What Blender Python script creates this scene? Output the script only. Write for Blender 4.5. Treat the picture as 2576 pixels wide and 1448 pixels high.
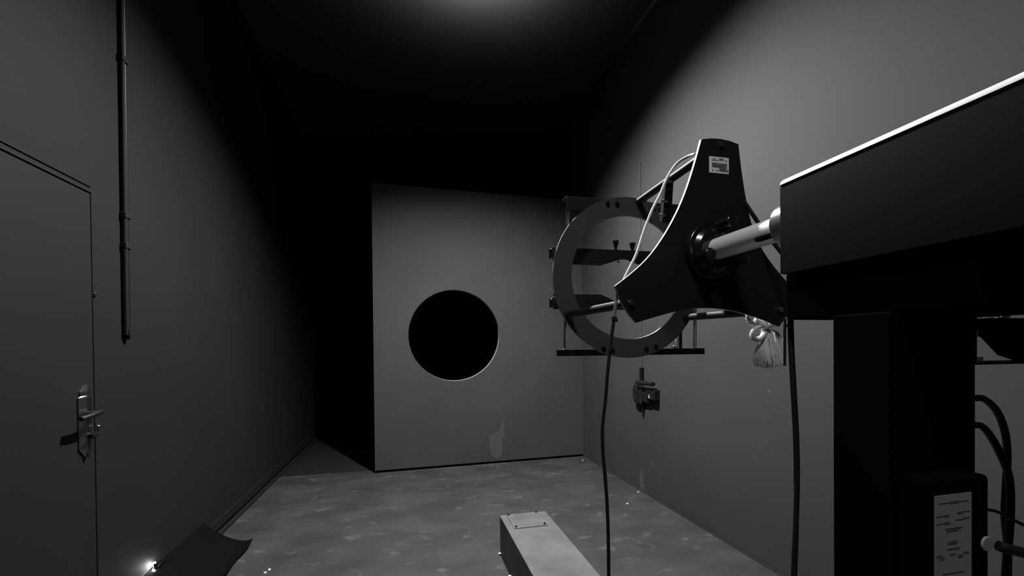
import bpy, bmesh, math, random
from mathutils import Vector, Matrix
R = math.radians
random.seed(7)
for o in list(bpy.data.objects):
    bpy.data.objects.remove(o)
SC = bpy.context.scene
COL = SC.collection

# ---------------------------------------------------------------- camera
YAW, PITCH, ROLL = 0.2343, -0.0095, -0.0096
cy_, sy_ = math.cos(YAW), math.sin(YAW)
FW = Vector((sy_*math.cos(PITCH), cy_*math.cos(PITCH), math.sin(PITCH)))
RT = Vector((cy_, -sy_, 0.0))
UP = RT.cross(FW)
R2 = RT*math.cos(ROLL) + UP*math.sin(ROLL)
U2 = -RT*math.sin(ROLL) + UP*math.cos(ROLL)
cam_data = bpy.data.cameras.new('camera')
cam = bpy.data.objects.new('camera', cam_data)
COL.objects.link(cam)
mw = Matrix(((R2.x, U2.x, -FW.x, 0.0), (R2.y, U2.y, -FW.y, 0.0), (R2.z, U2.z, -FW.z, 1.32), (0, 0, 0, 1)))
cam.matrix_world = mw
cam_data.sensor_fit = 'HORIZONTAL'
cam_data.sensor_width = 36.0
cam_data.lens = 1100.0*36.0/2576.0
cam_data.shift_y = 161.7/2576.0
cam_data.clip_start = 0.05
SC.camera = cam

# ---------------------------------------------------------------- world, lamps, exposure
wd = bpy.data.worlds.new('world'); SC.world = wd
wd.use_nodes = True
wd.node_tree.nodes['Background'].inputs[0].default_value = (0, 0, 0, 1)
wd.node_tree.nodes['Background'].inputs[1].default_value = 0.0
SC.view_settings.view_transform = 'Standard'
SC.view_settings.look = 'None'
SC.view_settings.gamma = 1.0
SC.view_settings.use_curve_mapping = False
SC.view_settings.exposure = 1.2

LAMP = (0.50, 3.02, 3.90)          # reflector lamp hung from the high ceiling, above the frame
ld = bpy.data.lights.new('ceiling_lamp_light', 'SPOT')
ld.shadow_soft_size = 0.04; ld.energy = 640.0; ld.spot_size = math.radians(150); ld.spot_blend = 1.0
lo = bpy.data.objects.new('ceiling_lamp_light', ld); lo.location = (LAMP[0], LAMP[1], LAMP[2]-0.06)
lo.rotation_euler = (math.radians(-6), math.radians(-3.5), 0)   # reflector tipped towards the rig
COL.objects.link(lo)
LAMP2 = (-0.35, -0.30, 3.90)       # second lamp of the same row, behind the camera
l2 = bpy.data.lights.new('rear_lamp_light', 'SPOT')
l2.shadow_soft_size = 0.25; l2.energy = 60.0; l2.spot_size = math.radians(150); l2.spot_blend = 0.6
l2o = bpy.data.objects.new('rear_lamp_light', l2); l2o.location = (LAMP2[0], LAMP2[1], LAMP2[2]-0.06)
COL.objects.link(l2o)
l3 = bpy.data.lights.new('added_uplight', 'SPOT')   # uplight added to give the ceiling a glow like lens flare
l3.shadow_soft_size = 0.03; l3.energy = 100.0; l3.spot_size = math.radians(172); l3.spot_blend = 0.25
l3o = bpy.data.objects.new('added_uplight', l3); l3o.location = (LAMP[0], LAMP[1], LAMP[2]+0.16); l3o.rotation_euler = (math.pi, 0, 0)
COL.objects.link(l3o)

# ---------------------------------------------------------------- helpers
def tag(o, label=None, cat=None, group=None, kind=None):
    if label: o['label'] = label
    if cat: o['category'] = cat
    if group: o['group'] = group
    if kind: o['kind'] = kind
    return o

def empty(name, loc, label, cat, group=None):
    o = bpy.data.objects.new(name, None); COL.objects.link(o)
    o.location = rigp(loc) if RIG[0] else loc; o.empty_display_size = 0.05
    return tag(o, label, cat, group)

RIG = [None]          # while the measuring rig is built: its scale about the camera position and the height of its origin over the floor
def rigp(p):
    k, h = RIG[0]
    return Vector((p[0]*k, p[1]*k, (p[2]+h)*k))

def obj(name, bm, mats, parent=None, bevel=0.0, smooth=False, seg=2, angle=35):
    if RIG[0]:
        for v in bm.verts: v.co = rigp(v.co)
        bevel *= RIG[0][0]
    bmesh.ops.recalc_face_normals(bm, faces=bm.faces[:])
    me = bpy.data.meshes.new(name)
    bm.to_mesh(me); bm.free()
    if not isinstance(mats, (list, tuple)): mats = [mats]
    for m in mats: me.materials.append(m)
    o = bpy.data.objects.new(name, me); COL.objects.link(o)
    if smooth:
        for p in me.polygons: p.use_smooth = True
        try: me.set_sharp_from_angle(angle=R(angle))
        except Exception: pass
    if parent is not None:
        o.parent = parent
        wl = Vector((0, 0, 0)); q = parent
        while q is not None:
            wl = wl + q.location; q = q.parent
        o.location = -wl
        # children of meshes whose own location is already world-cancelling
    if bevel > 0:
        b = o.modifiers.new('bevel', 'BEVEL'); b.width = bevel; b.segments = seg
        b.limit_method = 'ANGLE'; b.angle_limit = R(35); b.harden_normals = False
    return o

def box(bm, x0, x1, y0, y1, z0, z1, mi=0):
    vs = [bm.verts.new((x, y, z)) for x in (x0, x1) for y in (y0, y1) for z in (z0, z1)]
    fs = []
    for f in ((0, 1, 3, 2), (4, 6, 7, 5), (0, 4, 5, 1), (2, 3, 7, 6), (0, 2, 6, 4), (1, 5, 7, 3)):
        fc = bm.faces.new([vs[i] for i in f]); fc.material_index = mi; fs.append(fc)
    return fs

def cyl(bm, a, b, r, r2=None, n=24, mi=0):
    a = Vector(a); b = Vector(b); r2 = r if r2 is None else r2
    d = (b-a).normalized()
    u = d.orthogonal().normalized(); v = d.cross(u)
    A = []; B = []
    for i in range(n):
        t = 2*math.pi*i/n
        w = u*math.cos(t) + v*math.sin(t)
        A.append(bm.verts.new(a+w*r)); B.append(bm.verts.new(b+w*r2))
    for i in range(n):
        f = bm.faces.new((A[i], A[(i+1) % n], B[(i+1) % n], B[i])); f.material_index = mi
    f = bm.faces.new(A[::-1]); f.material_index = mi
    f = bm.faces.new(B); f.material_index = mi

def catmull(pts, sub=8):
    P = [Vector(p) for p in pts]
    P = [P[0]*2-P[1]] + P + [P[-1]*2-P[-2]]
    out = []
    for i in range(1, len(P)-2):
        for k in range(sub):
            t = k/sub
            a, b, c, d = P[i-1], P[i], P[i+1], P[i+2]
            out.append(0.5*((2*b)+(c-a)*t+(2*a-5*b+4*c-d)*t*t+(3*b-a-3*c+d)*t**3))
    out.append(P[-2])
    return out

def tube(bm, pts, r, n=12, mi=0, rf=None):
    pts = [Vector(p) for p in pts]
    rings = []
    up = None
    for i, p in enumerate(pts):
        d = (pts[min(i+1, len(pts)-1)]-pts[max(i-1, 0)]).normalized()
        if up is None: up = d.orthogonal().normalized()
        up = (up - d*up.dot(d)).normalized()
        v = d.cross(up)
        rr = rf(i/(len(pts)-1)) if rf else r
        rings.append([bm.verts.new(p+(up*math.cos(2*math.pi*k/n)+v*math.sin(2*math.pi*k/n))*rr) for k in range(n)])
    for A, B in zip(rings, rings[1:]):
        for k in range(n):
            f = bm.faces.new((A[k], A[(k+1) % n], B[(k+1) % n], B[k])); f.material_index = mi
    f = bm.faces.new(rings[0][::-1]); f.material_index = mi
    f = bm.faces.new(rings[-1]); f.material_index = mi

def prism_y(bm, poly, y0, y1, mi=0):
    A = [bm.verts.new((x, y0, z)) for x, z in poly]
    B = [bm.verts.new((x, y1, z)) for x, z in poly]
    n = len(poly)
    bm.faces.new(A).material_index = mi; bm.faces.new(B[::-1]).material_index = mi
    for i in range(n):
        bm.faces.new((A[i], B[i], B[(i+1) % n], A[(i+1) % n])).material_index = mi

def prism_x(bm, poly, x0, x1, mi=0):
    A = [bm.verts.new((x0, y, z)) for y, z in poly]
    B = [bm.verts.new((x1, y, z)) for y, z in poly]
    n = len(poly)
    bm.faces.new(A).material_index = mi; bm.faces.new(B[::-1]).material_index = mi
    for i in range(n):
        bm.faces.new((A[i], B[i], B[(i+1) % n], A[(i+1) % n])).material_index = mi

def annulus_y(bm, cx, cz, ro, ri, y0, y1, n=96):
    L = []
    for r in (ro, ri):
        for y in (y0, y1):
            L.append([bm.verts.new((cx+r*math.cos(2*math.pi*i/n), y, cz+r*math.sin(2*math.pi*i/n))) for i in range(n)])
    o0, o1, i0, i1 = L
    for k in range(n):
        j = (k+1) % n
        bm.faces.new((o0[k], o0[j], i0[j], i0[k])); bm.faces.new((o1[k], i1[k], i1[j], o1[j]))
        bm.faces.new((o0[k], o1[k], o1[j], o0[j])); bm.faces.new((i0[k], i0[j], i1[j], i1[k]))

# ---------------------------------------------------------------- materials
def mat(name, c, rough=0.5, metal=0.0, spec=0.5, noise=None, bump=None, emit=0.0):
    """c: grey albedo; noise=(scale, amount, detail); bump=(scale, strength)"""
    m = bpy.data.materials.new(name); m.use_nodes = True
    nt = m.node_tree; b = nt.nodes['Principled BSDF']
    b.inputs['Base Color'].default_value = (c, c, c, 1)
    b.inputs['Roughness'].default_value = rough
    b.inputs['Metallic'].default_value = metal
    b.inputs['Specular IOR Level'].default_value = spec
    tc = nt.nodes.new('ShaderNodeTexCoord')
    if noise:
        n = nt.nodes.new('ShaderNodeTexNoise'); n.inputs['Scale'].default_value = noise[0]; n.inputs['Detail'].default_value = noise[2]
        nt.links.new(tc.outputs['Object'], n.inputs['Vector'])
        r = nt.nodes.new('ShaderNodeValToRGB')
        lo_, hi_ = c*(1-noise[1]), c*(1+noise[1])
        r.color_ramp.elements[0].position = 0.3; r.color_ramp.elements[0].color = (lo_, lo_, lo_, 1)
        r.color_ramp.elements[1].position = 0.7; r.color_ramp.elements[1].color = (hi_, hi_, hi_, 1)
        nt.links.new(n.outputs['Fac'], r.inputs['Fac']); nt.links.new(r.outputs['Color'], b.inputs['Base Color'])
    if bump:
        n2 = nt.nodes.new('ShaderNodeTexNoise'); n2.inputs['Scale'].default_value = bump[0]; n2.inputs['Detail'].default_value = 3
        nt.links.new(tc.outputs['Object'], n2.inputs['Vector'])
        bp = nt.nodes.new('ShaderNodeBump'); bp.inputs['Strength'].default_value = bump[1]; bp.inputs['Distance'].default_value = 0.004
        nt.links.new(n2.outputs['Fac'], bp.inputs['Height']); nt.links.new(bp.outputs['Normal'], b.inputs['Normal'])
    if emit:
        b.inputs['Emission Color'].default_value = (1, 1, 1, 1); b.inputs['Emission Strength'].default_value = emit
    return m

def floor_material():
    m = bpy.data.materials.new('worn_black_floor_paint'); m.use_nodes = True
    nt = m.node_tree; b = nt.nodes['Principled BSDF']; b.inputs['Roughness'].default_value = 0.62; b.inputs['Specular IOR Level'].default_value = 0.3
    tc = nt.nodes.new('ShaderNodeTexCoord')
    mp = nt.nodes.new('ShaderNodeMapping'); mp.inputs['Rotation'].default_value = (0, 0, 0.25); mp.inputs['Scale'].default_value = (1.0, 1.35, 1)
    nt.links.new(tc.outputs['Object'], mp.inputs['Vector'])
    n1 = nt.nodes.new('ShaderNodeTexNoise'); n1.inputs['Scale'].default_value = 2.6; n1.inputs['Detail'].default_value = 5
    n2 = nt.nodes.new('ShaderNodeTexNoise'); n2.inputs['Scale'].default_value = 7.0; n2.inputs['Detail'].default_value = 3; n2.inputs['Distortion'].default_value = 0.6
    for n in (n1, n2): nt.links.new(mp.outputs['Vector'], n.inputs['Vector'])
    r1 = nt.nodes.new('ShaderNodeValToRGB')
    r1.color_ramp.elements[0].position = 0.32; r1.color_ramp.elements[0].color = (0.018, 0.018, 0.018, 1)
    r1.color_ramp.elements[1].position = 0.72; r1.color_ramp.elements[1].color = (0.036, 0.036, 0.036, 1)
    r2 = nt.nodes.new('ShaderNodeValToRGB')
    r2.color_ramp.elements[0].position = 0.60; r2.color_ramp.elements[0].color = (0, 0, 0, 1)
    r2.color_ramp.elements[1].position = 0.72; r2.color_ramp.elements[1].color = (0.026, 0.026, 0.026, 1)
    ad = nt.nodes.new('ShaderNodeMixRGB'); ad.blend_type = 'ADD'; ad.inputs[0].default_value = 1
    nt.links.new(n1.outputs['Fac'], r1.inputs['Fac']); nt.links.new(n2.outputs['Fac'], r2.inputs['Fac'])
    nt.links.new(r1.outputs['Color'], ad.inputs[1]); nt.links.new(r2.outputs['Color'], ad.inputs[2])
    nt.links.new(ad.outputs['Color'], b.inputs['Base Color'])
    bp = nt.nodes.new('ShaderNodeBump'); bp.inputs['Strength'].default_value = 0.25; bp.inputs['Distance'].default_value = 0.004
    nt.links.new(n2.outputs['Fac'], bp.inputs['Height']); nt.links.new(bp.outputs['Normal'], b.inputs['Normal'])
    return m

M = {}
M['floor'] = floor_material()
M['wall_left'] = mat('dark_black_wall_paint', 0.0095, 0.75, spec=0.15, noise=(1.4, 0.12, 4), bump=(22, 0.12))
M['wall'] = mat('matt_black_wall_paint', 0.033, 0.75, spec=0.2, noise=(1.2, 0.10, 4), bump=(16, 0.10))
M['partition'] = mat('matt_black_partition_paint', 0.038, 0.75, spec=0.2, noise=(1.6, 0.08, 4), bump=(14, 0.08))
M['ceiling'] = mat('matt_black_ceiling_paint', 0.04, 0.9, spec=0.1)
M['chip'] = mat('rubbed_grey_paint', 0.060, 0.8, spec=0.2, noise=(20, 0.15, 3))
M['void'] = mat('soot_black', 0.004, 0.95, spec=0.0)
M['hole'] = mat('cut_board_edge', 0.26, 0.8, spec=0.2)
M['beam'] = mat('black_sheet_steel', 0.003, 0.6, spec=0.07, noise=(3, 0.2, 3))
M['black'] = mat('black_painted_steel', 0.005, 0.42, spec=0.25)
M['plate'] = mat('black_anodised_plate', 0.010, 0.45, spec=0.35)
M['ring'] = mat('black_anodised_ring', 0.052, 0.45, spec=0.4)
M['tube'] = mat('black_painted_tube', 0.02, 0.55, spec=0.15)
M['gloss'] = mat('glossy_black_casting', 0.008, 0.2, spec=0.7)
M['hw'] = mat('worn_black_hardware', 0.008, 0.4, spec=0.3, noise=(30, 0.6, 3))
M['edge'] = mat('bare_aluminium_edge', 0.55, 0.35, metal=0.3)
M['chrome'] = mat('polished_steel', 0.62, 0.22, metal=1.0)
M['shaft'] = mat('ground_steel_shaft', 0.92, 0.35, metal=0.1)
def fibre(name, c):
    m = mat(name, c, 0.5); nt = m.node_tree; b = nt.nodes['Principled BSDF']
    tr = nt.nodes.new('ShaderNodeBsdfTranslucent'); tr.inputs['Color'].default_value = (c, c, c, 1)
    mx = nt.nodes.new('ShaderNodeMixShader'); mx.inputs[0].default_value = 0.5
    out = next(n for n in nt.nodes if n.type == 'OUTPUT_MATERIAL')
    nt.links.new(b.outputs[0], mx.inputs[1]); nt.links.new(tr.outputs[0], mx.inputs[2]); nt.links.new(mx.outputs[0], out.inputs['Surface'])
    return m
M['trim'] = mat('bright_folded_edge', 0.75, 0.35, metal=0.0)
M['rubber'] = mat('black_rubber', 0.012, 0.6, spec=0.3)
M['cablew'] = mat('grey_textured_cable', 0.16, 0.6, bump=(120, 0.5))
M['cablel'] = mat('light_grey_cable', 0.55, 0.4)
M['rope'] = fibre('pale_nylon_rope', 0.95)
M['paper'] = mat('off_white_label', 0.42, 0.7, noise=(18, 0.12, 3))
M['paper2'] = mat('white_laminated_sheet', 0.30, 0.6, noise=(9, 0.1, 3))
M['ink'] = mat('printed_grey_ink', 0.10, 0.7)
M['duct'] = mat('grey_painted_steel_box', 0.080, 0.6, spec=0.2, noise=(5.5, 0.26, 6), bump=(10, 0.1))
M['ductside'] = M['duct']
M['mat'] = mat('black_flexible_sheet', 0.003, 0.8, spec=0.03)
M['glow'] = mat('glowing_tube', 0.8, 0.5, emit=70.0)
M['screw'] = mat('bright_zinc', 0.8, 0.3, metal=0.5)
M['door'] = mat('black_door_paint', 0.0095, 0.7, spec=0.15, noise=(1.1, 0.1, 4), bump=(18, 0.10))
M['lampw'] = mat('frosted_lamp_glass', 0.8, 0.5, emit=18.0)

XL, XR, ZC = -1.364, 2.06, 4.25
YB, YF = -1.3, 8.4

# ---------------------------------------------------------------- the setting
bm = bmesh.new(); box(bm, XL+0.052, XR+0.1, YB-0.1, 4.99, -0.10, 0.0)
tag(obj('floor', bm, M['floor']), kind='structure')
bm = bmesh.new(); box(bm, XL+0.052, XR+0.1, 4.992, YF+0.1, -0.10, -0.001)   # floor in a darker tone beyond the partition line
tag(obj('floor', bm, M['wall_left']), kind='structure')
bm = bmesh.new(); box(bm, XL-0.1, XR+0.1, YB-0.1, YF+0.1, ZC, ZC+0.1)
tag(obj('ceiling', bm, M['ceiling']), kind='structure')

# left wall with a door opening
DY0, DY1, DZ = 1.28, 2.335, 2.03
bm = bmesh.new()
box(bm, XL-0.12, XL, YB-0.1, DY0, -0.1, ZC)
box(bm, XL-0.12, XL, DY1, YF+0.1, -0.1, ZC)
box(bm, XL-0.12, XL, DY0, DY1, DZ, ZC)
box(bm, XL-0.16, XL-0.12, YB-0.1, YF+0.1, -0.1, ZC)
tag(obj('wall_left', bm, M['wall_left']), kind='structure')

# right wall; worn streak where the door edge meets the floor
bm = bmesh.new()
box(bm, XR, XR+0.12, YB-0.1, YF+0.1, -0.1, ZC)
for poly in ([(3.60, 0.005), (3.625, 0.10), (3.605, 0.22), (3.59, 0.20), (3.585, 0.09), (3.555, 0.005)],
             [(3.575, 0.02), (3.578, 0.17), (3.560, 0.23), (3.556, 0.11), (3.535, 0.02)],
             [(3.40, 0.27), (3.44, 0.31), (3.43, 0.33), (3.39, 0.28)],
             [(2.13, 1.045), (2.16, 1.05), (2.15, 1.06), (2.13, 1.055)],
             [(3.19, 0.092), (3.205, 0.097), (3.20, 0.104), (3.187, 0.100)]):
    f = bm.faces.new([bm.verts.new((XR-0.0012, y, z)) for y, z in poly]); f.material_index = 1
tag(obj('wall_right', bm, [M['wall'], M['chip']]), kind='structure')

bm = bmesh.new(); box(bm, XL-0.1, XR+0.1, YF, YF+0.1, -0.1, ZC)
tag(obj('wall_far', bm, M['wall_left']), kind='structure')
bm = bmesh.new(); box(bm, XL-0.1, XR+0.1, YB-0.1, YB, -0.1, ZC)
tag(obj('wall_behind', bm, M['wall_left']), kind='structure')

# partition with a round opening
PX0, PX1, PY, PT = -0.352, 2.06, 4.95, 0.065
def py(x): return PY+0.0357*(x-2.06)
HX, HZ, HR = 0.517, 1.469, 0.507
PZ0 = 0.028
PTOP = 3.085
bm = bmesh.new()
angs = [2*math.pi*i/96 for i in range(96)]
for cx, cz in ((PX0, PZ0), (PX0, PTOP), (PX1, PZ0), (PX1, PTOP)):
    angs.append(math.atan2(cz-HZ, cx-HX) % (2*math.pi))
angs = sorted(set(round(a, 6) for a in angs))
def rect_hit(a):
    c, s = math.cos(a), math.sin(a); t = 1e9
    if c > 1e-9: t = min(t, (PX1-HX)/c)
    if c < -1e-9: t = min(t, (PX0-HX)/c)
    if s > 1e-9: t = min(t, (PTOP-HZ)/s)
    if s < -1e-9: t = min(t, (PZ0-HZ)/s)
    return HX+c*t, HZ+s*t
cf, cb, of, ob = [], [], [], []
for a in angs:
    x, z = HX+HR*math.cos(a), HZ+HR*math.sin(a)
    cf.append(bm.verts.new((x, py(x), z))); cb.append(bm.verts.new((x, py(x)+PT, z)))
    x, z = rect_hit(a)
    of.append(bm.verts.new((x, py(x), z))); ob.append(bm.verts.new((x, py(x)+PT, z)))
n = len(angs)
for i in range(n):
    j = (i+1) % n
    bm.faces.new((cf[i], of[i], of[j], cf[j])); bm.faces.new((cb[i], cb[j], ob[j], ob[i]))
    bm.faces.new((of[i], ob[i], ob[j], of[j]))
    f = bm.faces.new((cf[i], cf[j], cb[j], cb[i])); f.material_index = 2
for poly in ([(0.895, 0.33), (0.93, 0.335), (0.985, 0.36), (1.04, 0.30), (1.055, 0.17), (1.03, 0.07), (0.98, 0.05), (0.92, 0.09), (0.90, 0.20)],
             [(1.00, 0.345), (1.03, 0.42), (1.068, 0.50), (1.075, 0.28), (1.035, 0.31)]):
    f = bm.faces.new([bm.verts.new((x, py(x)-0.0012, z)) for x, z in poly]); f.material_index = 1
bmesh.ops.remove_doubles(bm, verts=bm.verts[:], dist=1e-5)
M['chip_p'] = mat('faded_partition_paint', 0.053, 0.8, spec=0.2, noise=(12, 0.08, 3))
tag(obj('wall_partition', bm, [M['partition'], M['chip_p'], M['hole']]), kind='structure')

# floor-level trims
bm = bmesh.new(); box(bm, XL, XL+0.010, DY1+0.06, YF, 0.022, 0.095)
tag(obj('baseboard_left', bm, M['wall_left'], bevel=0.003), kind='structure')
random.seed(3)
bm = bmesh.new()                       # ragged edge strip of the floor covering along the left wall
ys = [YB + 0.09*i for i in range(int((YF-YB)/0.09)+1)]
pr = None
for i, y in enumerate(ys):
    w = XL+0.040+random.uniform(-0.006, 0.004)
    cur = [bm.verts.new((XL+0.008, y, -0.02)), bm.verts.new((XL+0.008, y, 0.004)), bm.verts.new((w, y, 0.004)), bm.verts.new((w, y, -0.02))]
    if pr:
        for k in range(3): bm.faces.new((pr[k], pr[k+1], cur[k+1], cur[k]))
    pr = cur
tag(obj('trim_1', bm, M['wall_left']), kind='structure')
bm = bmesh.new(); box(bm, XL-0.02, XL+0.055, YB, YF, -0.10, -0.03)
tag(obj('trim_2', bm, M['void']), kind='structure')
bm = bmesh.new()                       # torn sealing strip at the foot of the partition
pr = None
for i in range(40):
    x = PX0+0.03+i*(PX1-PX0-0.06)/39
    y1 = py(x)-0.006; y0 = y1-0.035+random.uniform(-0.012, 0.012)+0.02*i/39
    cur = [bm.verts.new((x, y0, 0.0005)), bm.verts.new((x, y0+0.002, 0.004)), bm.verts.new((x, y1, 0.004)), bm.verts.new((x, y1, 0.0005))]
    if pr:
        for k in range(3): bm.faces.new((pr[k], pr[k+1], cur[k+1], cur[k]))
    pr = cur
tag(obj('trim_3', bm, M['floor']), kind='structure')
bm = bmesh.new(); box(bm, PX0+0.03, PX1, PY+0.02, PY+0.10, 0.0005, PZ0)
tag(obj('trim_4', bm, M['void']), kind='structure')

# left door: leaf, frame, handle
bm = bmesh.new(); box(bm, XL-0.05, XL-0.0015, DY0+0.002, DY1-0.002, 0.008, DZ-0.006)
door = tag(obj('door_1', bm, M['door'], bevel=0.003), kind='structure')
bm = bmesh.new()
box(bm, XL-0.02, XL+0.010, DY0-0.05, DY0+0.004, 0.0, DZ+0.05)
box(bm, XL-0.02, XL+0.0012, DY1-0.001, DY1+0.035, 0.0, DZ+0.008)
box(bm, XL-0.02, XL+0.004, DY0-0.05, DY1+0.002, DZ-0.003, DZ+0.004); box(bm, XL-0.02, XL+0.005, DY0-0.05, DY1-0.004, DZ+0.022, DZ+0.027)
obj('frame', bm, M['door'], door, bevel=0.003)

# door handle: plate with ridge, lever, lock knob
hy, hz = 2.268, 1.02
bm = bmesh.new()
pz = [0.865, 0.905, 1.125, 1.132, 1.150, 1.178]; pw = [0.004, 0.040, 0.040, 0.028, 0.030, 0.006]
rows = []
for z, w in zip(pz, pw):
    rows.append([bm.verts.new((XL-0.003, hy-w, z)), bm.verts.new((XL+0.004, hy-w, z)), bm.verts.new((XL+0.017, hy-w*0.25, z)),
                 bm.verts.new((XL+0.004, hy+w, z)), bm.verts.new((XL-0.003, hy+w, z))])
for A, B in zip(rows, rows[1:]):
    for k in range(5): bm.faces.new((A[k], A[(k+1) % 5], B[(k+1) % 5], B[k]))
bm.faces.new(rows[0]); bm.faces.new(rows[-1][::-1])
M['brass'] = mat('dull_handle_metal', 0.22, 0.30, metal=1.0)
M['handle'] = mat('dark_handle_metal', 0.03, 0.4, metal=0.8)
hp = obj('door_handle', bm, M['brass'], door, bevel=0.001)
bm = bmesh.new()
cyl(bm, (XL+0.008, hy-0.005, 1.052), (XL+0.055, hy+0.002, 1.056), 0.012)
tube(bm, catmull([(XL+0.052, hy+0.016, 1.058), (XL+0.057, hy-0.005, 1.057), (XL+0.058, hy-0.05, 1.052), (XL+0.052, hy-0.105, 1.044)], 6), 0.010, 12, rf=lambda t: 0.012-0.003*abs(t-0.4))
obj('lever', bm, M['handle'], hp, smooth=True)
bm = bmesh.new(); cyl(bm, (XL+0.005, hy+0.004, 0.958), (XL+0.035, hy+0.004, 0.958), 0.014); box(bm, XL+0.035, XL+0.041, hy-0.016, hy+0.024, 0.951, 0.965)
obj('lock_knob', bm, M['handle'], hp, bevel=0.001)
for zz, yy in ((1.58, 2.345), (0.985, 2.352)):
    bm = bmesh.new(); cyl(bm, (XL+0.003, yy, zz), (XL+0.011, yy, zz), 0.009, 0.006, 12)
    obj('screw', bm, M['brass'], door)

# right door: a barely proud leaf on the right wall
bm = bmesh.new(); box(bm, XR-0.0008, XR+0.02, -0.6, 3.565, 0.03, 2.98)
d2 = tag(obj('door_2', bm, M['wall']), kind='structure')
bm = bmesh.new(); cyl(bm, (XR-0.006, 3.572, 1.10), (XR-0.006, 3.572, 2.98), 0.003, n=8)
obj('seam_bead', bm, M['chip'], d2)

# ---------------------------------------------------------------- ceiling lamp (just above the frame)
def ceiling_lamp(P, label):
    t = empty('ceiling_lamp', P, label, 'lamp', 'reflector lamps under the ceiling')
    x, y, z = P
    bm = bmesh.new(); cyl(bm, (x, y, ZC), (x, y, z+0.12), 0.008, n=10); obj('stem', bm, M['black'], t)
    bm = bmesh.new(); n = 32
    prof = [(0.03, 0.12), (0.07, 0.10), (0.12, 0.03), (0.14, -0.02), (0.137, -0.02), (0.115, 0.028), (0.065, 0.09), (0.0, 0.10)]
    rows = [[bm.verts.new((x+r*math.cos(2*math.pi*k/n), y+r*math.sin(2*math.pi*k/n), z+h)) for k in range(n)] for r, h in prof]
    for A, B in zip(rows, rows[1:]):
        for k in range(n): bm.faces.new((A[k], A[(k+1) % n], B[(k+1) % n], B[k]))
    bmesh.ops.remove_doubles(bm, verts=bm.verts[:], dist=1e-5)
    obj('reflector', bm, M['black'], t, smooth=True)
    bm = bmesh.new(); cyl(bm, (x, y, z+0.09), (x, y, z+0.03), 0.03, 0.05, 24); obj('bulb', bm, M['lampw'], t, smooth=True)
ceiling_lamp(LAMP, 'reflector lamp hanging over the middle of the room, just above the picture')
ceiling_lamp(LAMP2, 'reflector lamp hanging behind the camera')

# ---------------------------------------------------------------- wall conduit on the left wall
t = empty('wall_conduit', (XL, 2.555, 1.40), 'thin black conduit running down the left wall beside the door', 'conduit')
bm = bmesh.new(); cyl(bm, (XL+0.013, 2.545, 1.405), (XL+0.013, 2.555, ZC), 0.011, n=14)
obj('pipe', bm, M['wall_left'], t, smooth=True)
bm = bmesh.new(); cyl(bm, (XL+0.010, 2.566, 1.43), (XL+0.010, 2.572, ZC), 0.009, n=14)
obj('pipe', bm, M['black'], t, smooth=True)
for z in (1.83, 1.98, 2.75):
    bm = bmesh.new(); box(bm, XL, XL+0.026, 2.532, 2.582, z, z+0.03)
    obj('clip', bm, M['wall_left'], t, bevel=0.004)
bm = bmesh.new(); tube(bm, catmull([(XL+0.013, 2.548, 1.43), (XL+0.013, 2.548, 1.405), (XL+0.012, 2.556, 1.395), (XL+0.010, 2.560, 1.385)], 5), 0.012, 10)
obj('end_plug', bm, M['void'], t, smooth=True)

# ---------------------------------------------------------------- latch box on the right wall
t = empty('door_latch', (XR, 3.45, 0.92), 'small black latch with a chrome bar on the right wall, below the big ring', 'latch')
bm = bmesh.new()
pl = []
for a in range(0, 360, 20):
    ca, sa = math.cos(R(a)), math.sin(R(a))
    pl.append((3.585+0.085*math.copysign(abs(ca)**0.7, ca), 0.895+0.088*math.copysign(abs(sa)**0.7, sa)))
prism_x(bm, pl, XR-0.045, XR)
obj('body', bm, M['hw'], t, bevel=0.008)
bm = bmesh.new(); box(bm, XR-0.050, XR, 3.285, 3.43, 0.868, 0.958)
obj('keeper', bm, M['hw'], t, bevel=0.006)
bm = bmesh.new(); box(bm, XR-0.038, XR, 3.40, 3.52, 0.83, 0.965)
obj('latch_case', bm, M['hw'], t, bevel=0.008)
bm = bmesh.new(); cyl(bm, (XR-0.056, 3.37, 0.885), (XR-0.050, 3.37, 0.885), 0.005); box(bm, XR-0.054, XR-0.050, 3.364, 3.372, 0.88, 0.91)
obj('keyhole', bm, M['screw'], t)
bm = bmesh.new(); cyl(bm, (XR-0.058, 3.56, 1.005), (XR-0.058, 3.29, 1.005), 0.019, n=24)
obj('bar', bm, M['gloss'], t, smooth=True)
bm = bmesh.new(); box(bm, XR-0.055, XR-0.002, 3.33, 3.54, 0.964, 0.975)
obj('ledge', bm, M['chrome'], t, bevel=0.002)
bm = bmesh.new(); box(bm, XR-0.034, XR, 3.535, 3.562, 0.995, 1.135)
obj('strap', bm, M['black'], t, bevel=0.004)
bm = bmesh.new(); cyl(bm, (XR-0.046, 3.51, 0.815), (XR-0.046, 3.505, 0.86), 0.005)
obj('pin', bm, M['chrome'], t)
bm = bmesh.new(); box(bm, XR-0.016, XR, 3.535, 3.552, 0.70, 0.83)
obj('lower_strap', bm, M['black'], t, bevel=0.003)

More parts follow.
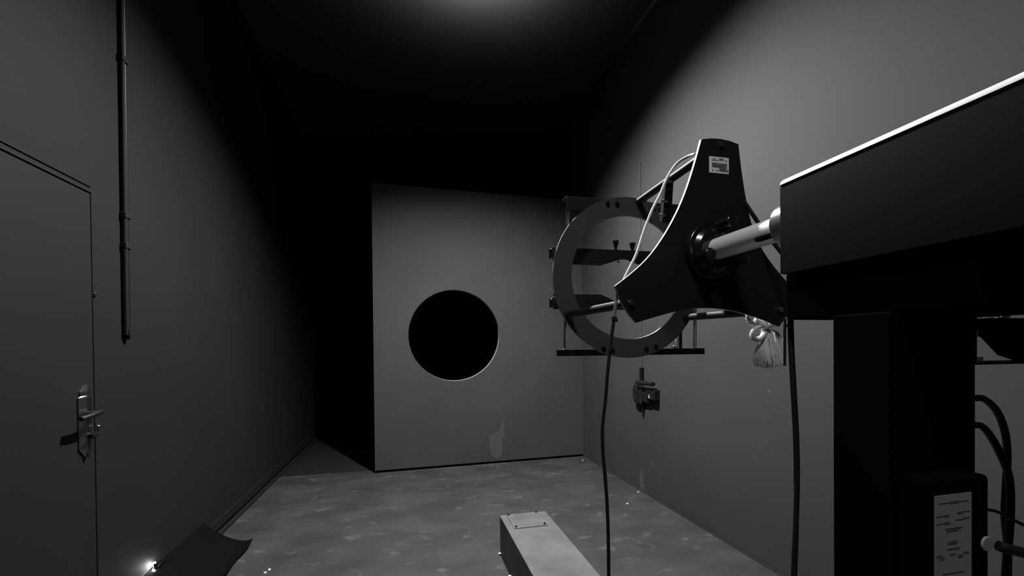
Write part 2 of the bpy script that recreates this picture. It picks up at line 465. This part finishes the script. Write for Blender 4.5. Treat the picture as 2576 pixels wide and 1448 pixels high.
# ---------------------------------------------------------------- low steel box on the floor
t = empty('floor_duct', (0.71, 2.0, 0), 'long low grey steel box on the floor with a screwed cover plate', 'floor box')
bm = bmesh.new(); box(bm, 0.562, 0.868, 0.78, 2.735, 0.0, 0.25)
obj('casing', bm, M['duct'], t, bevel=0.004)
bm = bmesh.new(); box(bm, 0.603, 0.812, 2.505, 2.728, 0.250, 0.2545)
cp = obj('cover_plate', bm, M['duct'], t, bevel=0.001)
for x, y in ((0.615, 2.716), (0.798, 2.714), (0.795, 2.522), (0.617, 2.522)):
    bm = bmesh.new(); cyl(bm, (x, y, 0.2545), (x, y, 0.263), 0.007, 0.005, 12)
    obj('screw', bm, M['black'], cp, smooth=True)
for y in (2.735, 2.45, 2.1):
    bm = bmesh.new(); cyl(bm, (0.548, y-0.012, 0.010), (0.562, y-0.012, 0.010), 0.006, 0.007, 12)
    obj('foot_screw', bm, M['screw'], t, smooth=True)

# ---------------------------------------------------------------- black sheet leaning at the left wall with a light behind it
bm = bmesh.new()
prof = [(XL+0.004, 0.150), (XL+0.02, 0.142), (XL+0.06, 0.112), (XL+0.11, 0.074), (XL+0.17, 0.040), (XL+0.23, 0.018), (XL+0.28, 0.012), (XL+0.315, 0.024)]
prof = [(v.x, v.z) for v in catmull([(x, 0, z) for x, z in prof], 4)]
ny = 26
gA = []
for i in range(ny+1):
    y = 2.10+(3.36-2.10)*i/ny
    w = 0.006*math.sin(i*0.9)
    row = []
    for k, (x, z) in enumerate(prof):
        kk = k/len(prof)
        row.append(bm.verts.new((x+w*kk, y-0.02*kk*(1 if i == ny else 0)+0.05*(kk-1)*0, max(0.006, z+0.004*math.sin(i*0.55)*kk))))
    gA.append(row)
for a, b in zip(gA, gA[1:]):
    for k in range(len(prof)-1): bm.faces.new((a[k], a[k+1], b[k+1], b[k]))
sh = obj('rubber_sheet', bm, M['mat'], smooth=True)
sm = sh.modifiers.new('thick', 'SOLIDIFY'); sm.thickness = 0.004; sm.offset = 1
tag(sh, 'curled flexible black sheet leaning against the foot of the left wall', 'sheet')

t = empty('wall_light', (XL, 2.75, 0.14), 'tiny glowing light at the foot of the left wall beside the curled sheet', 'light')
bm = bmesh.new()
ly = 2.735
tube(bm, catmull([(XL+0.014, ly+0.012, 0.178), (XL+0.018, ly+0.014, 0.150), (XL+0.018, ly-0.004, 0.140), (XL+0.018, ly-0.014, 0.128), (XL+0.016, ly-0.010, 0.108), (XL+0.014, ly+0.006, 0.098)], 6), 0.0075, 10)
obj('glow_tube', bm, M['glow'], t, smooth=True)
bm = bmesh.new(); box(bm, XL, XL+0.030, ly-0.004, ly+0.10, 0.143, 0.149)
box(bm, XL+0.018, XL+0.034, ly-0.002, ly+0.006, 0.146, 0.176)
obj('clip', bm, M['void'], t, bevel=0.001)

# ================================================================ the test rig
RIG[0] = (0.55, 1.08)   # rig shrunk about the camera position, so its shadows fall out of view
FLZ = -1.08
CX, CZ = 1.352, 1.755
rig = empty('test_rig', (1.35, 0.94, FLZ), 'tall black measuring rig: column, beam and three-armed plate carrying a big ring', 'rig')

bm = bmesh.new(); box(bm, 1.20, 1.50, 0.862, 1.018, FLZ, 1.405)
obj('column', bm, M['void'], rig, bevel=0.004)
bm = bmesh.new(); box(bm, 1.02, 1.58, 0.66, 1.22, FLZ, FLZ+0.02)
obj('base_plate', bm, M['black'], rig, bevel=0.003)
# beam with a bright folded upper edge
bz0, bz1, by1, by0 = 1.555, 1.868, 1.200, -0.75
BX0, BX1 = 1.20, 1.50
bm = bmesh.new()
ER = 0.026
arc = [(BX0+ER-ER*math.cos(R(a)), bz1-ER+ER*math.sin(R(a))) for a in range(0, 91, 10)]
prof = [(BX0, bz0)] + arc + [(BX1-0.014, bz1), (BX1, bz1-0.014), (BX1, bz0)]
prism_y(bm, prof, by0, by1)
beam = obj('beam', bm, M['beam'], rig, smooth=True)
bm = bmesh.new()
e0 = [(BX0+ER-(ER+0.0015)*math.cos(R(a)), bz1-ER+(ER+0.0015)*math.sin(R(a))) for a in range(12, 91, 6)]
e1 = [(BX0+ER-(ER-0.0005)*math.cos(R(a)), bz1-ER+(ER-0.0005)*math.sin(R(a))) for a in range(90, 11, -6)]
prism_y(bm, e0+[(BX0+0.05, bz1+0.0015), (BX0+0.05, bz1-0.0005)]+e1, by0, by1+0.0005)
obj('folded_edge', bm, M['trim'], beam, smooth=True)
bm = bmesh.new(); box(bm, 1.225, 1.80, 0.70, 1.205, 1.405, 1.556)
obj('gearbox', bm, M['void'], rig, bevel=0.006)

# motor and fittings hung under the housing on the far side of the column
bm = bmesh.new(); box(bm, 1.78, 2.62, 0.72, 1.17, 1.432, 1.556)
obj('motor_housing', bm, M['void'], rig, bevel=0.006)
mt = bmesh.new(); box(mt, 1.62, 2.50, 1.08, 1.16, 1.248, 1.258)
tray = obj('motor_tray', mt, M['void'], rig, bevel=0.001)
bm = bmesh.new(); cyl(bm, (1.96, 1.13, 1.25), (1.96, 1.13, 1.44), 0.006); obj('hanger_rod', bm, M['black'], tray)
bm = bmesh.new(); cyl(bm, (2.47, 1.13, 1.25), (2.47, 1.13, 1.44), 0.006); obj('hanger_rod', bm, M['black'], tray)
bm = bmesh.new(); cyl(bm, (2.018, 1.15, 1.258), (2.018, 1.15, 1.274), 0.010, n=6); obj('nut', bm, M['screw'], tray)
bm = bmesh.new(); cyl(bm, (2.018, 1.15, 1.345), (2.018, 1.15, 1.385), 0.010, 0.012, 12); obj('cable_end', bm, M['plate'], tray)
bm = bmesh.new(); prism_y(bm, [(1.99, 1.410), (2.50, 1.410), (2.50, 1.256), (2.19, 1.258), (2.112, 1.277), (2.015, 1.350)], 1.10, 1.15)
obj('motor_bracket', bm, M['void'], tray)
bm = bmesh.new(); cyl(bm, (2.05, 1.195, 1.420), (2.10, 1.195, 1.422), 0.0035, n=10); cyl(bm, (2.105, 1.195, 1.426), (2.196, 1.195, 1.424), 0.0045, n=10)
cyl(bm, (2.196, 1.195, 1.425), (2.243, 1.195, 1.426), 0.0115, n=18)
obj('grease_fitting', bm, M['screw'], tray, smooth=True)

# control box with printed sheet on the front of the column
bm = bmesh.new(); box(bm, 1.215, 1.425, 0.79, 0.862, 0.62, 0.99)
cb = obj('control_box', bm, M['void'], rig, bevel=0.012, seg=3)
bm = bmesh.new(); yy = 0.7885
box(bm, 1.236, 1.358, yy, 0.790, 0.742, 0.952)
def mark(x0, x1, z0, z1): box(bm, 1.236+0.122*x0, 1.236+0.122*x1, yy-0.0006, yy+0.0002, 0.742+0.21*z0, 0.742+0.21*z1, 1)
for a in ((.10, .40, .905, .915), (.40, .62, .895, .922), (.62, .92, .905, .915), (.04, .24, .755, .765), (.24, .38, .75, .772), (.60, .74, .765, .79), (.74, .95, .78, .79),
          (.04, .24, .67, .68), (.24, .40, .66, .685), (.56, .76, .69, .705), (.76, .95, .70, .712), (.34, .68, .585, .605), (.26, .74, .60, .61), (.30, .62, .57, .585),
          (.34, .60, .42, .455), (.32, .66, .355, .375), (.40, .56, .29, .31), (.04, .18, .29, .31), (.12, .24, .25, .285), (.62, .76, .25, .285), (.76, .92, .285, .31), (.20, .78, .075, .09)):
    mark(*a)
obj('printed_sheet', bm, [M['paper2'], M['ink']], cb)
bm = bmesh.new()
cyl(bm, (1.408, 0.790, 0.818), (1.408, 0.784, 0.818), 0.019, n=24)
obj('cable_gland', bm, M['paper2'], cb, bevel=0.002)

# shaft and collar
bm = bmesh.new(); cyl(bm, (CX, 1.19, CZ), (CX, 1.72, CZ), 0.047, n=48)
shaft = obj('shaft', bm, M['shaft'], rig, smooth=True)
bm = bmesh.new(); box(bm, CX-0.050, CX-0.030, 1.27, 1.42, CZ-0.036, CZ-0.022)
obj('keyway', bm, M['void'], shaft)
bm = bmesh.new(); cyl(bm, (CX, 1.20, CZ), (CX, 1.325, CZ), 0.079, n=48); cyl(bm, (CX, 1.325, CZ), (CX, 1.335, CZ), 0.068, n=48)
M['collar'] = mat('worn_steel_collar', 0.25, 0.25, metal=0.6)
col = obj('collar', bm, M['collar'], rig, bevel=0.004, smooth=True)
bm = bmesh.new(); cyl(bm, (CX-0.03, 1.325, CZ+0.055), (CX-0.03, 1.343, CZ+0.055), 0.010, n=6)
obj('bolt', bm, M['black'], col)

# three-armed plate
arms = [83.0, 210.6, 329.6]
hw = 10.9
gaps = [  # (start angle, end angle, [(s, r)...]) s from -1..1 across the gap
    (93.9, 199.7, [(-1, .512), (-.92, .422), (-.81, .355), (-.62, .285), (-.46, .255), (-.2, .232), (0, .225), (.21, .227), (.45, .247), (.69, .280), (.85, .335), (.93, .384), (1, .498)]),
    (221.5, 318.6, [(-1, .496), (-.875, .405), (-.67, .321), (-.45, .278), (-.22, .260), (0, .256), (.35, .270), (.55, .300), (.71, .334), (.91, .429), (1, .520)]),
    (340.6, 432.1, [(-1, .515), (-.9, .42), (-.75, .345), (-.5, .285), (-.2, .262), (0, .262), (.3, .285), (.56, .331), (.765, .386), (.9, .445), (1, .534)])]
out = []
def lerp_tab(tab, s):
    for (a, ra), (b, rb) in zip(tab, tab[1:]):
        if a <= s <= b: return ra+(rb-ra)*(s-a)/(b-a)
    return tab[-1][1]
for gi, (a0, a1, tab) in enumerate(gaps):
    mid, half = (a0+a1)/2, (a1-a0)/2
    pts = [Vector(((CX+r*math.cos(R(mid+s*half))), 0, (CZ+r*math.sin(R(mid+s*half))))) for s, r in tab]
    sp = catmull(pts, 4)
    for _ in range(60):
        sp = [sp[0]] + [(sp[k-1]+sp[k]*2+sp[k+1])/4 for k in range(1, len(sp)-1)] + [sp[-1]]
    out += [(p.x, p.z) for p in sp]
    # arm end to next gap, slightly convex
    nxt = gaps[(gi+1) % 3][0] + (360 if gi == 2 else 0)
    r0 = tab[-1][1]; r1 = gaps[(gi+1) % 3][2][0][1]
    for k in (1, 2, 3):
        tt = k/4; a = a1+(nxt-a1)*tt
        r = r0+(r1-r0)*tt+0.004*math.sin(math.pi*tt)
        out.append((CX+r*math.cos(R(a)), CZ+r*math.sin(R(a))))
bm = bmesh.new()
A = [bm.verts.new((x, 1.75, z)) for x, z in out]; B = [bm.verts.new((x, 1.764, z)) for x, z in out]
bm.faces.new(A); bm.faces.new(B[::-1])
for i in range(len(out)):
    f = bm.faces.new((A[i], B[i], B[(i+1) % len(out)], A[(i+1) % len(out)])); f.material_index = 1
M['plate_edge'] = mat('milled_plate_edge', 0.5, 0.35, metal=0.2)
plate = obj('three_arm_plate', bm, [M['plate'], M['plate_edge']], rig)
# hub flange, standoff knobs
bm = bmesh.new(); cyl(bm, (CX, 1.715, CZ), (CX, 1.75, CZ), 0.128, n=48); cyl(bm, (CX, 1.69, CZ), (CX, 1.715, CZ), 0.085, 0.11, 48)
hub = obj('hub', bm, M['gloss'], plate, bevel=0.006, smooth=True)
for a, kr in ((78, 0.108), (205, 0.095), (325, 0.10)):
    x, z = CX+kr*math.cos(R(a)), CZ+kr*math.sin(R(a))
    bm = bmesh.new(); cyl(bm, (x, 1.62, z), (x, 1.715, z), 0.027, n=24)
    obj('knob', bm, M['gloss'], hub, bevel=0.006, smooth=True)
bm = bmesh.new(); cyl(bm, (CX+0.008, 1.655, CZ+0.055), (CX+0.008, 1.69, CZ+0.055), 0.012, n=6)
obj('bolt', bm, M['chrome'], hub, bevel=0.002)
# label on the top arm
bm = bmesh.new(); box(bm, 1.357, 1.462, 1.7485, 1.7500, 2.118, 2.193)
def mk2(x0, x1, z0, z1): box(bm, 1.357+0.105*x0, 1.357+0.105*x1, 1.7480, 1.7490, 2.118+0.075*z0, 2.118+0.075*z1, 1)
M['ink2'] = mat('smudged_grey_print', 0.13, 0.8, noise=(60, 0.4, 3))
for a in ((.14, .46, .74, .80), (.14, .34, .84, .88), (.50, .72, .78, .92), (.78, .90, .76, .82), (.14, .90, .34, .62), (.50, .88, .12, .34), (.14, .20, .10, .22), (.36, .44, .10, .20), (.90, .97, .08, .26)):
    mk2(*a)
M['paper1'] = mat('grey_white_sticker', 0.75, 0.6)
obj('label_sticker', bm, [M['paper1'], M['ink2']], plate)
# strap from plate back to the collar
bm = bmesh.new(); tube(bm, [(1.545, 1.765, 2.02), (1.60, 1.70, 1.86), (1.66, 1.62, 1.70)], 0.009, 8)
obj('stay_rod', bm, M['black'], plate)
# bolts at the arm ends and tie tubes to the ring
YR = 2.50
ends = [((1.418, 2.252), (1.424, 2.232)), ((0.953, 1.513), (0.945, 1.520)), ((1.745, 1.492), (1.752, 1.508))]
for i, ((x, z), (rx, rz)) in enumerate(ends):
    bm = bmesh.new(); cyl(bm, (x, 1.738, z), (x, 1.75, z), 0.013, n=6)
    obj('bolt', bm, M['chrome'], plate, bevel=0.001)
    bm = bmesh.new(); cyl(bm, (x, 1.764, z), (rx, YR, rz), 0.021, n=24)
    obj('tie_tube', bm, M['tube'], rig, smooth=True)
# clamp bracket behind the plate
bm = bmesh.new(); prism_y(bm, [(1.363, 2.225), (1.409, 2.225), (1.392, 1.993), (1.340, 1.993)], 2.10, 2.135)
cl = obj('clamp_block', bm, M['black'], rig, bevel=0.003)
for z, x in ((2.207, 1.380), (2.097, 1.351), (2.022, 1.334)):
    bm = bmesh.new(); cyl(bm, (x-0.024, 2.09, z), (x+0.010, 2.09, z), 0.007, n=12)
    obj('screw', bm, M['chrome'], cl)

# ring
bm = bmesh.new(); annulus_y(bm, CX+0.006, CZ, 0.503, 0.385, YR, YR+0.016, 128)
for f in bm.faces:
    if len({round(v.co.y, 4) for v in f.verts}) > 1: f.material_index = 1
M['ring_rim'] = mat('turned_ring_rim', 0.45, 0.35, metal=0.3)
ring = obj('ring', bm, [M['ring'], M['ring_rim']], rig, smooth=True)
for x, z in ((1.212, 2.205), (1.277, 2.209), (1.527, 2.203), (1.575, 2.195), (1.178, 1.312), (1.237, 1.302), (1.47, 1.307), (1.54, 1.322)):
    bm = bmesh.new(); cyl(bm, (x, YR-0.009, z), (x, YR, z), 0.014, n=20); cyl(bm, (x, YR-0.010, z), (x, YR-0.0088, z), 0.006, n=6, mi=1)
    obj('ring_bolt', bm, [M['black'], M['void']], ring, bevel=0.0015)

# clamping frame behind the ring
fy0, fy1 = 2.535, 2.575
bm = bmesh.new(); box(bm, 0.955, 1.90, fy0-0.01, fy0+0.002, 2.165, 2.245); box(bm, 0.955, 1.90, fy0, fy1+0.03, 2.235, 2.247)
fr = obj('upper_bar', bm, M['plate'], rig, bevel=0.002)
bm = bmesh.new(); box(bm, 0.905, 1.925, fy0, fy1+0.02, 1.268, 1.308)
lb = obj('lower_bar', bm, M['black'], rig, bevel=0.002)
for x, xt, m_, r_ in ((0.948, 0.975, 'chrome', 0.010), (1.868, 1.880, 'chrome', 0.0115), (1.758, 1.765, 'black', 0.012)):
    bm = bmesh.new(); cyl(bm, (x, 2.56, 1.30), (xt, 2.56, 2.24), r_, n=16)
    obj('guide_rod', bm, M[m_], rig, smooth=True)
# threaded foot with spring
bm = bmesh.new()
pts = [(1.715+0.015*math.cos(k*0.55), 2.55+0.015*math.sin(k*0.55), 1.312+0.0011*k*0.9) for k in range(0, 100)]
tube(bm, pts, 0.003, 6); cyl(bm, (1.715, 2.55, 1.308), (1.715, 2.55, 1.316), 0.024, n=20)
obj('spring', bm, M['chrome'], lb, smooth=True)
for x in (1.838, 0.935):
    bm = bmesh.new(); cyl(bm, (x, 2.55, 1.308), (x, 2.55, 1.318), 0.012, 0.008, 12)
    obj('nut', bm, M['chrome'], lb)
# jaws with V notches
bm = bmesh.new()
prism_y(bm, [(0.885, 1.945), (0.885, 1.865), (0.93, 1.842), (1.205, 1.842), (1.30, 1.872), (1.345, 1.886), (1.385, 1.886), (1.475, 1.855), (1.50, 1.842), (1.90, 1.842), (1.90, 1.945)], 2.578, 2.592)
uj = obj('upper_jaw', bm, M['plate'], rig, bevel=0.0015)
for x, z in ((1.31, 2.0), (1.428, 1.99)):
    bm = bmesh.new(); cyl(bm, (x, 2.585, 1.94), (x, 2.585, z-0.02), 0.008, n=12); cyl(bm, (x, 2.585, z-0.045), (x, 2.585, z), 0.008, 0.020, 16); cyl(bm, (x, 2.585, z), (x, 2.585, z+0.006), 0.020, n=16, mi=1)
    obj('thumb_screw', bm, [M['black'], M['chrome']], uj, smooth=True)
for x in (1.325, 1.44):
    bm = bmesh.new(); cyl(bm, (x, 2.572, 1.868), (x, 2.585, 1.868), 0.006, n=10)
    obj('screw', bm, M['chrome'], uj)
bm = bmesh.new()
prism_y(bm, [(0.885, 1.655), (0.885, 1.56), (1.90, 1.56), (1.90, 1.655), (1.51, 1.655), (1.40, 1.612), (1.31, 1.612), (1.20, 1.657)], 2.578, 2.592)
lj = obj('lower_jaw', bm, M['plate'], rig, bevel=0.0015)
for z, par in ((1.905, uj), (1.60, lj)):
    bm = bmesh.new(); box(bm, 0.862, 0.905, 2.53, 2.60, z-0.03, z+0.03); cyl(bm, (0.855, 2.55, z+0.01), (0.87, 2.55, z+0.01), 0.012, n=8)
    obj('slider', bm, M['plate'], par, bevel=0.003)

# ---------------------------------------------------------------- cables and rope
def cable(name, pts, r, m, label, cat='cable', group=None, sub=8, n=12):
    bm = bmesh.new(); tube(bm, catmull(pts, sub), r, n)
    o = obj(name, bm, m, smooth=True, angle=60)
    return tag(o, label, cat, group)

cable('signal_cable', [(1.300, 1.775, 2.205), (1.313, 1.80, 2.218), (1.341, 1.88, 2.246), (1.320, 1.94, 2.234), (1.274, 1.95, 2.167), (1.217, 1.93, 2.067), (1.154, 1.90, 1.976), (1.094, 1.87, 1.869), (1.029, 1.83, 1.745), (0.945, 1.785, 1.625), (0.925, 1.778, 1.575)],
      0.0065, M['cablel'], "light grey cable bowing from the plate's top arm to its lower left arm")
def sag(pts, r): return pts
hc = [(0.912, 1.785, 1.60), (0.908, 1.782, 1.555), (0.898, 1.78, 1.50), (0.892, 1.78, 1.455), (0.882, 1.78, 1.39), (0.871, 1.78, 1.315), (0.857, 1.78, 1.20), (0.848, 1.78, 1.10), (0.832, 1.78, 0.97), (0.833, 1.78, 0.86), (0.843, 1.78, 0.74), (0.853, 1.78, 0.57), (0.856, 1.78, 0.30), (0.85, 1.78, -0.4), (0.85, 1.77, FLZ+0.08), (0.84, 1.66, FLZ+0.011), (0.83, 1.45, FLZ+0.010)]
t = empty('hanging_cable', (0.85, 1.78, FLZ), 'thin dark cable hanging from the plate\'s lower left arm in front of the partition corner', 'cable')
bm = bmesh.new(); tube(bm, catmull(hc[:4], 6), 0.0075, 12); obj('braided_end', bm, M['cablew'], t, smooth=True, angle=60)
bm = bmesh.new(); tube(bm, catmull(hc[3:], 8), 0.0078, 12); obj('sheath', bm, M['rubber'], t, smooth=True, angle=60)
bm = bmesh.new(); box(bm, 0.882, 0.902, 1.77, 1.79, 1.438, 1.452); cyl(bm, (0.880, 1.78, 1.442), (0.908, 1.78, 1.436), 0.005, n=8)
obj('cable_tie', bm, M['rubber'], t)

cable('power_cable', [(1.262, 1.222, 1.500), (1.262, 1.222, 1.42), (1.266, 1.222, 1.30), (1.276, 1.222, 1.14), (1.284, 1.222, 1.00), (1.286, 1.222, 0.86), (1.279, 1.222, 0.66), (1.272, 1.222, 0.45), (1.28, 1.222, 0.0), (1.28, 1.26, -0.5), (1.20, 1.28, FLZ+0.08), (0.98, 1.26, FLZ+0.012), (0.80, 1.22, FLZ+0.011)],
      0.0092, M['rubber'], 'thick black cable hanging straight down from the end of the beam housing')
t = empty('hanging_rod', (1.236, 1.225, 1.25), 'short black rod hanging beside the white rope tassel', 'rod')
bm = bmesh.new(); cyl(bm, (1.238, 1.222, 1.252), (1.239, 1.222, 1.41), 0.0045, n=10)
obj('rod', bm, M['rubber'], t, smooth=True)
bm = bmesh.new(); cyl(bm, (1.246, 1.214, 1.386), (1.246, 1.23, 1.386), 0.006, n=10); obj('screw', bm, M['chrome'], t)

cable('looped_cable', [(1.56, 0.95, 1.14), (1.600, 0.95, 1.152), (1.654, 0.95, 1.157), (1.690, 0.95, 1.152), (1.737, 0.95, 1.119), (1.771, 0.95, 1.063), (1.785, 0.95, 0.995), (1.783, 0.95, 0.909), (1.776, 0.95, 0.788), (1.789, 0.95, 0.664), (1.78, 0.95, 0.4), (1.76, 0.95, -0.3), (1.75, 0.95, FLZ+0.03)], 0.0095, M['rubber'],
      'black cable looping out highest from behind the column')
cable('looped_cable', [(1.56, 0.95, 1.055), (1.600, 0.95, 1.070), (1.654, 0.95, 1.076), (1.678, 0.945, 1.067), (1.712, 0.94, 1.024), (1.740, 0.93, 0.955), (1.750, 0.925, 0.900), (1.742, 0.92, 0.79), (1.722, 0.92, 0.612), (1.71, 0.92, 0.3), (1.70, 0.92, -0.3), (1.69, 0.92, FLZ+0.03)], 0.0095, M['rubber'],
      'black cable looping out from behind the column, under the highest loop')
cable('thin_cable', [(1.456, 0.83, 0.884), (1.503, 0.83, 0.878), (1.54, 0.83, 0.865), (1.625, 0.83, 0.826), (1.80, 0.84, 0.76)], 0.0042, M['rubber'],
      'thin black cable leaving the side of the control box')
cable('plug_cable', [(1.430, 0.778, 0.815), (1.440, 0.772, 0.811), (1.470, 0.775, 0.802), (1.52, 0.785, 0.786), (1.60, 0.80, 0.762), (1.80, 0.82, 0.71)], 0.013, M['rubber'],
      'thick black cable plugged into the pale round gland of the control box')

# rope tassel tied to the lower right arm
t = empty('rope_tassel', (1.62, 1.72, 1.20), 'knotted white rope with a frayed tassel hanging under the plate', 'rope')
TY = 1.792
def twisted(bm, pts, R0, r, turns, strands=3):
    P = catmull(pts, 10)
    up = None
    L = [[] for _ in range(strands)]
    for i, p in enumerate(P):
        d = (P[min(i+1, len(P)-1)]-P[max(i-1, 0)]).normalized()
        if up is None: up = d.orthogonal().normalized()
        up = (up-d*up.dot(d)).normalized(); v = d.cross(up)
        for s in range(strands):
            a = 2*math.pi*(turns*i/len(P)+s/strands)
            L[s].append(p+(up*math.cos(a)+v*math.sin(a))*R0)
    for l in L: tube(bm, l, r, 8)
bm = bmesh.new()
twisted(bm, [(1.550, TY, 1.52), (1.545, TY-0.005, 1.462), (1.556, TY-0.01, 1.435), (1.585, TY-0.015, 1.418), (1.615, TY-0.005, 1.432), (1.640, TY, 1.50)], 0.0075, 0.0058, 14)
twisted(bm, [(1.640, TY-0.01, 1.410), (1.600, TY-0.025, 1.412), (1.565, TY-0.03, 1.400), (1.547, TY-0.03, 1.378), (1.553, TY-0.03, 1.358), (1.580, TY-0.028, 1.350), (1.605, TY-0.025, 1.362), (1.640, TY-0.015, 1.392)], 0.0075, 0.0058, 16)
twisted(bm, [(1.57, TY-0.02, 1.442), (1.60, TY-0.028, 1.425), (1.64, TY-0.025, 1.412), (1.675, TY-0.015, 1.425), (1.70, TY, 1.45)], 0.0075, 0.0058, 8)
for v in bm.verts: v.co.x += 0.052
obj('knotted_rope', bm, M['rope'], t, smooth=True, angle=60)
random.seed(11)
bm = bmesh.new()
M['strand'] = fibre('frayed_nylon_fibres', 0.95)
for k in range(420):
    a = random.uniform(0, 2*math.pi); q = math.sqrt(random.random())
    ux, uy = math.cos(a)*q, math.sin(a)*q
    ln = random.uniform(0.80, 1.0)*(1.0-0.10*q*q)
    pts = []
    for j in range(6):
        s = j/5*ln
        w = 0.016+0.058*min(1, s*1.25)**1.0 - 0.008*max(0, s-0.85)*6
        x = 1.640+0.014*s+ux*w*1.12+random.uniform(-.003, .003)
        y = TY-0.012+uy*w*0.55
        z = 1.402-0.196*s
        pts.append((x, y, z))
    tube(bm, pts, 0.0014, 4)
for k in range(14):
    x0 = 1.665+random.uniform(-.006, .006)
    e = random.uniform(0.3, 1)
    tube(bm, catmull([(x0, TY-0.01, 1.402), (x0+0.035*e+.01, TY-0.01, 1.385), (x0+0.065*e+0.012, TY-0.01, 1.35), (x0+0.075*e+.015, TY-0.01, 1.29), (x0+0.07*e+0.015, TY-0.01, 1.235)], 4), 0.0022, 5)
for v in bm.verts: v.co.x += 0.052
o = obj('frayed_tassel', bm, M['strand'], t); o['kind'] = 'stuff'

RIG[0] = None
# ---------------------------------------------------------------- screws lying on the floor
def floor_screw(x, y, a, label):
    t = empty('loose_screw', (x, y, 0), label, 'screw')
    bm = bmesh.new(); cyl(bm, (x, y, 0.0), (x, y, 0.004), 0.0085, 0.006, 12); obj('head', bm, M['screw'], t)
    bm = bmesh.new(); cyl(bm, (x, y, 0.003), (x+0.018*math.cos(a), y+0.018*math.sin(a), 0.002), 0.002, n=6); obj('shank', bm, M['screw'], t)
floor_screw(1.788, 3.354, 0.4, 'bright screw lying on the floor in front of the worn streak on the right wall')
floor_screw(2.03, 3.60, 1.2, 'bright screw at the foot of the right wall, under the worn streak')
floor_screw(-0.825, 2.894, 2.0, 'bright screw on the floor right of the curled sheet, farther of the two')
floor_screw(-0.838, 2.862, 2.6, 'bright screw on the floor right of the curled sheet, nearer of the two')
floor_screw(0.35, 4.865, 2.6, 'bright screw at the foot of the partition, below the round opening')
floor_screw(1.17, 4.90, 1.0, 'bright screw at the foot of the partition, right of the rubbed paint patch')
floor_screw(1.98, 4.78, 1.0, 'bright screw in the far corner between partition and right wall')
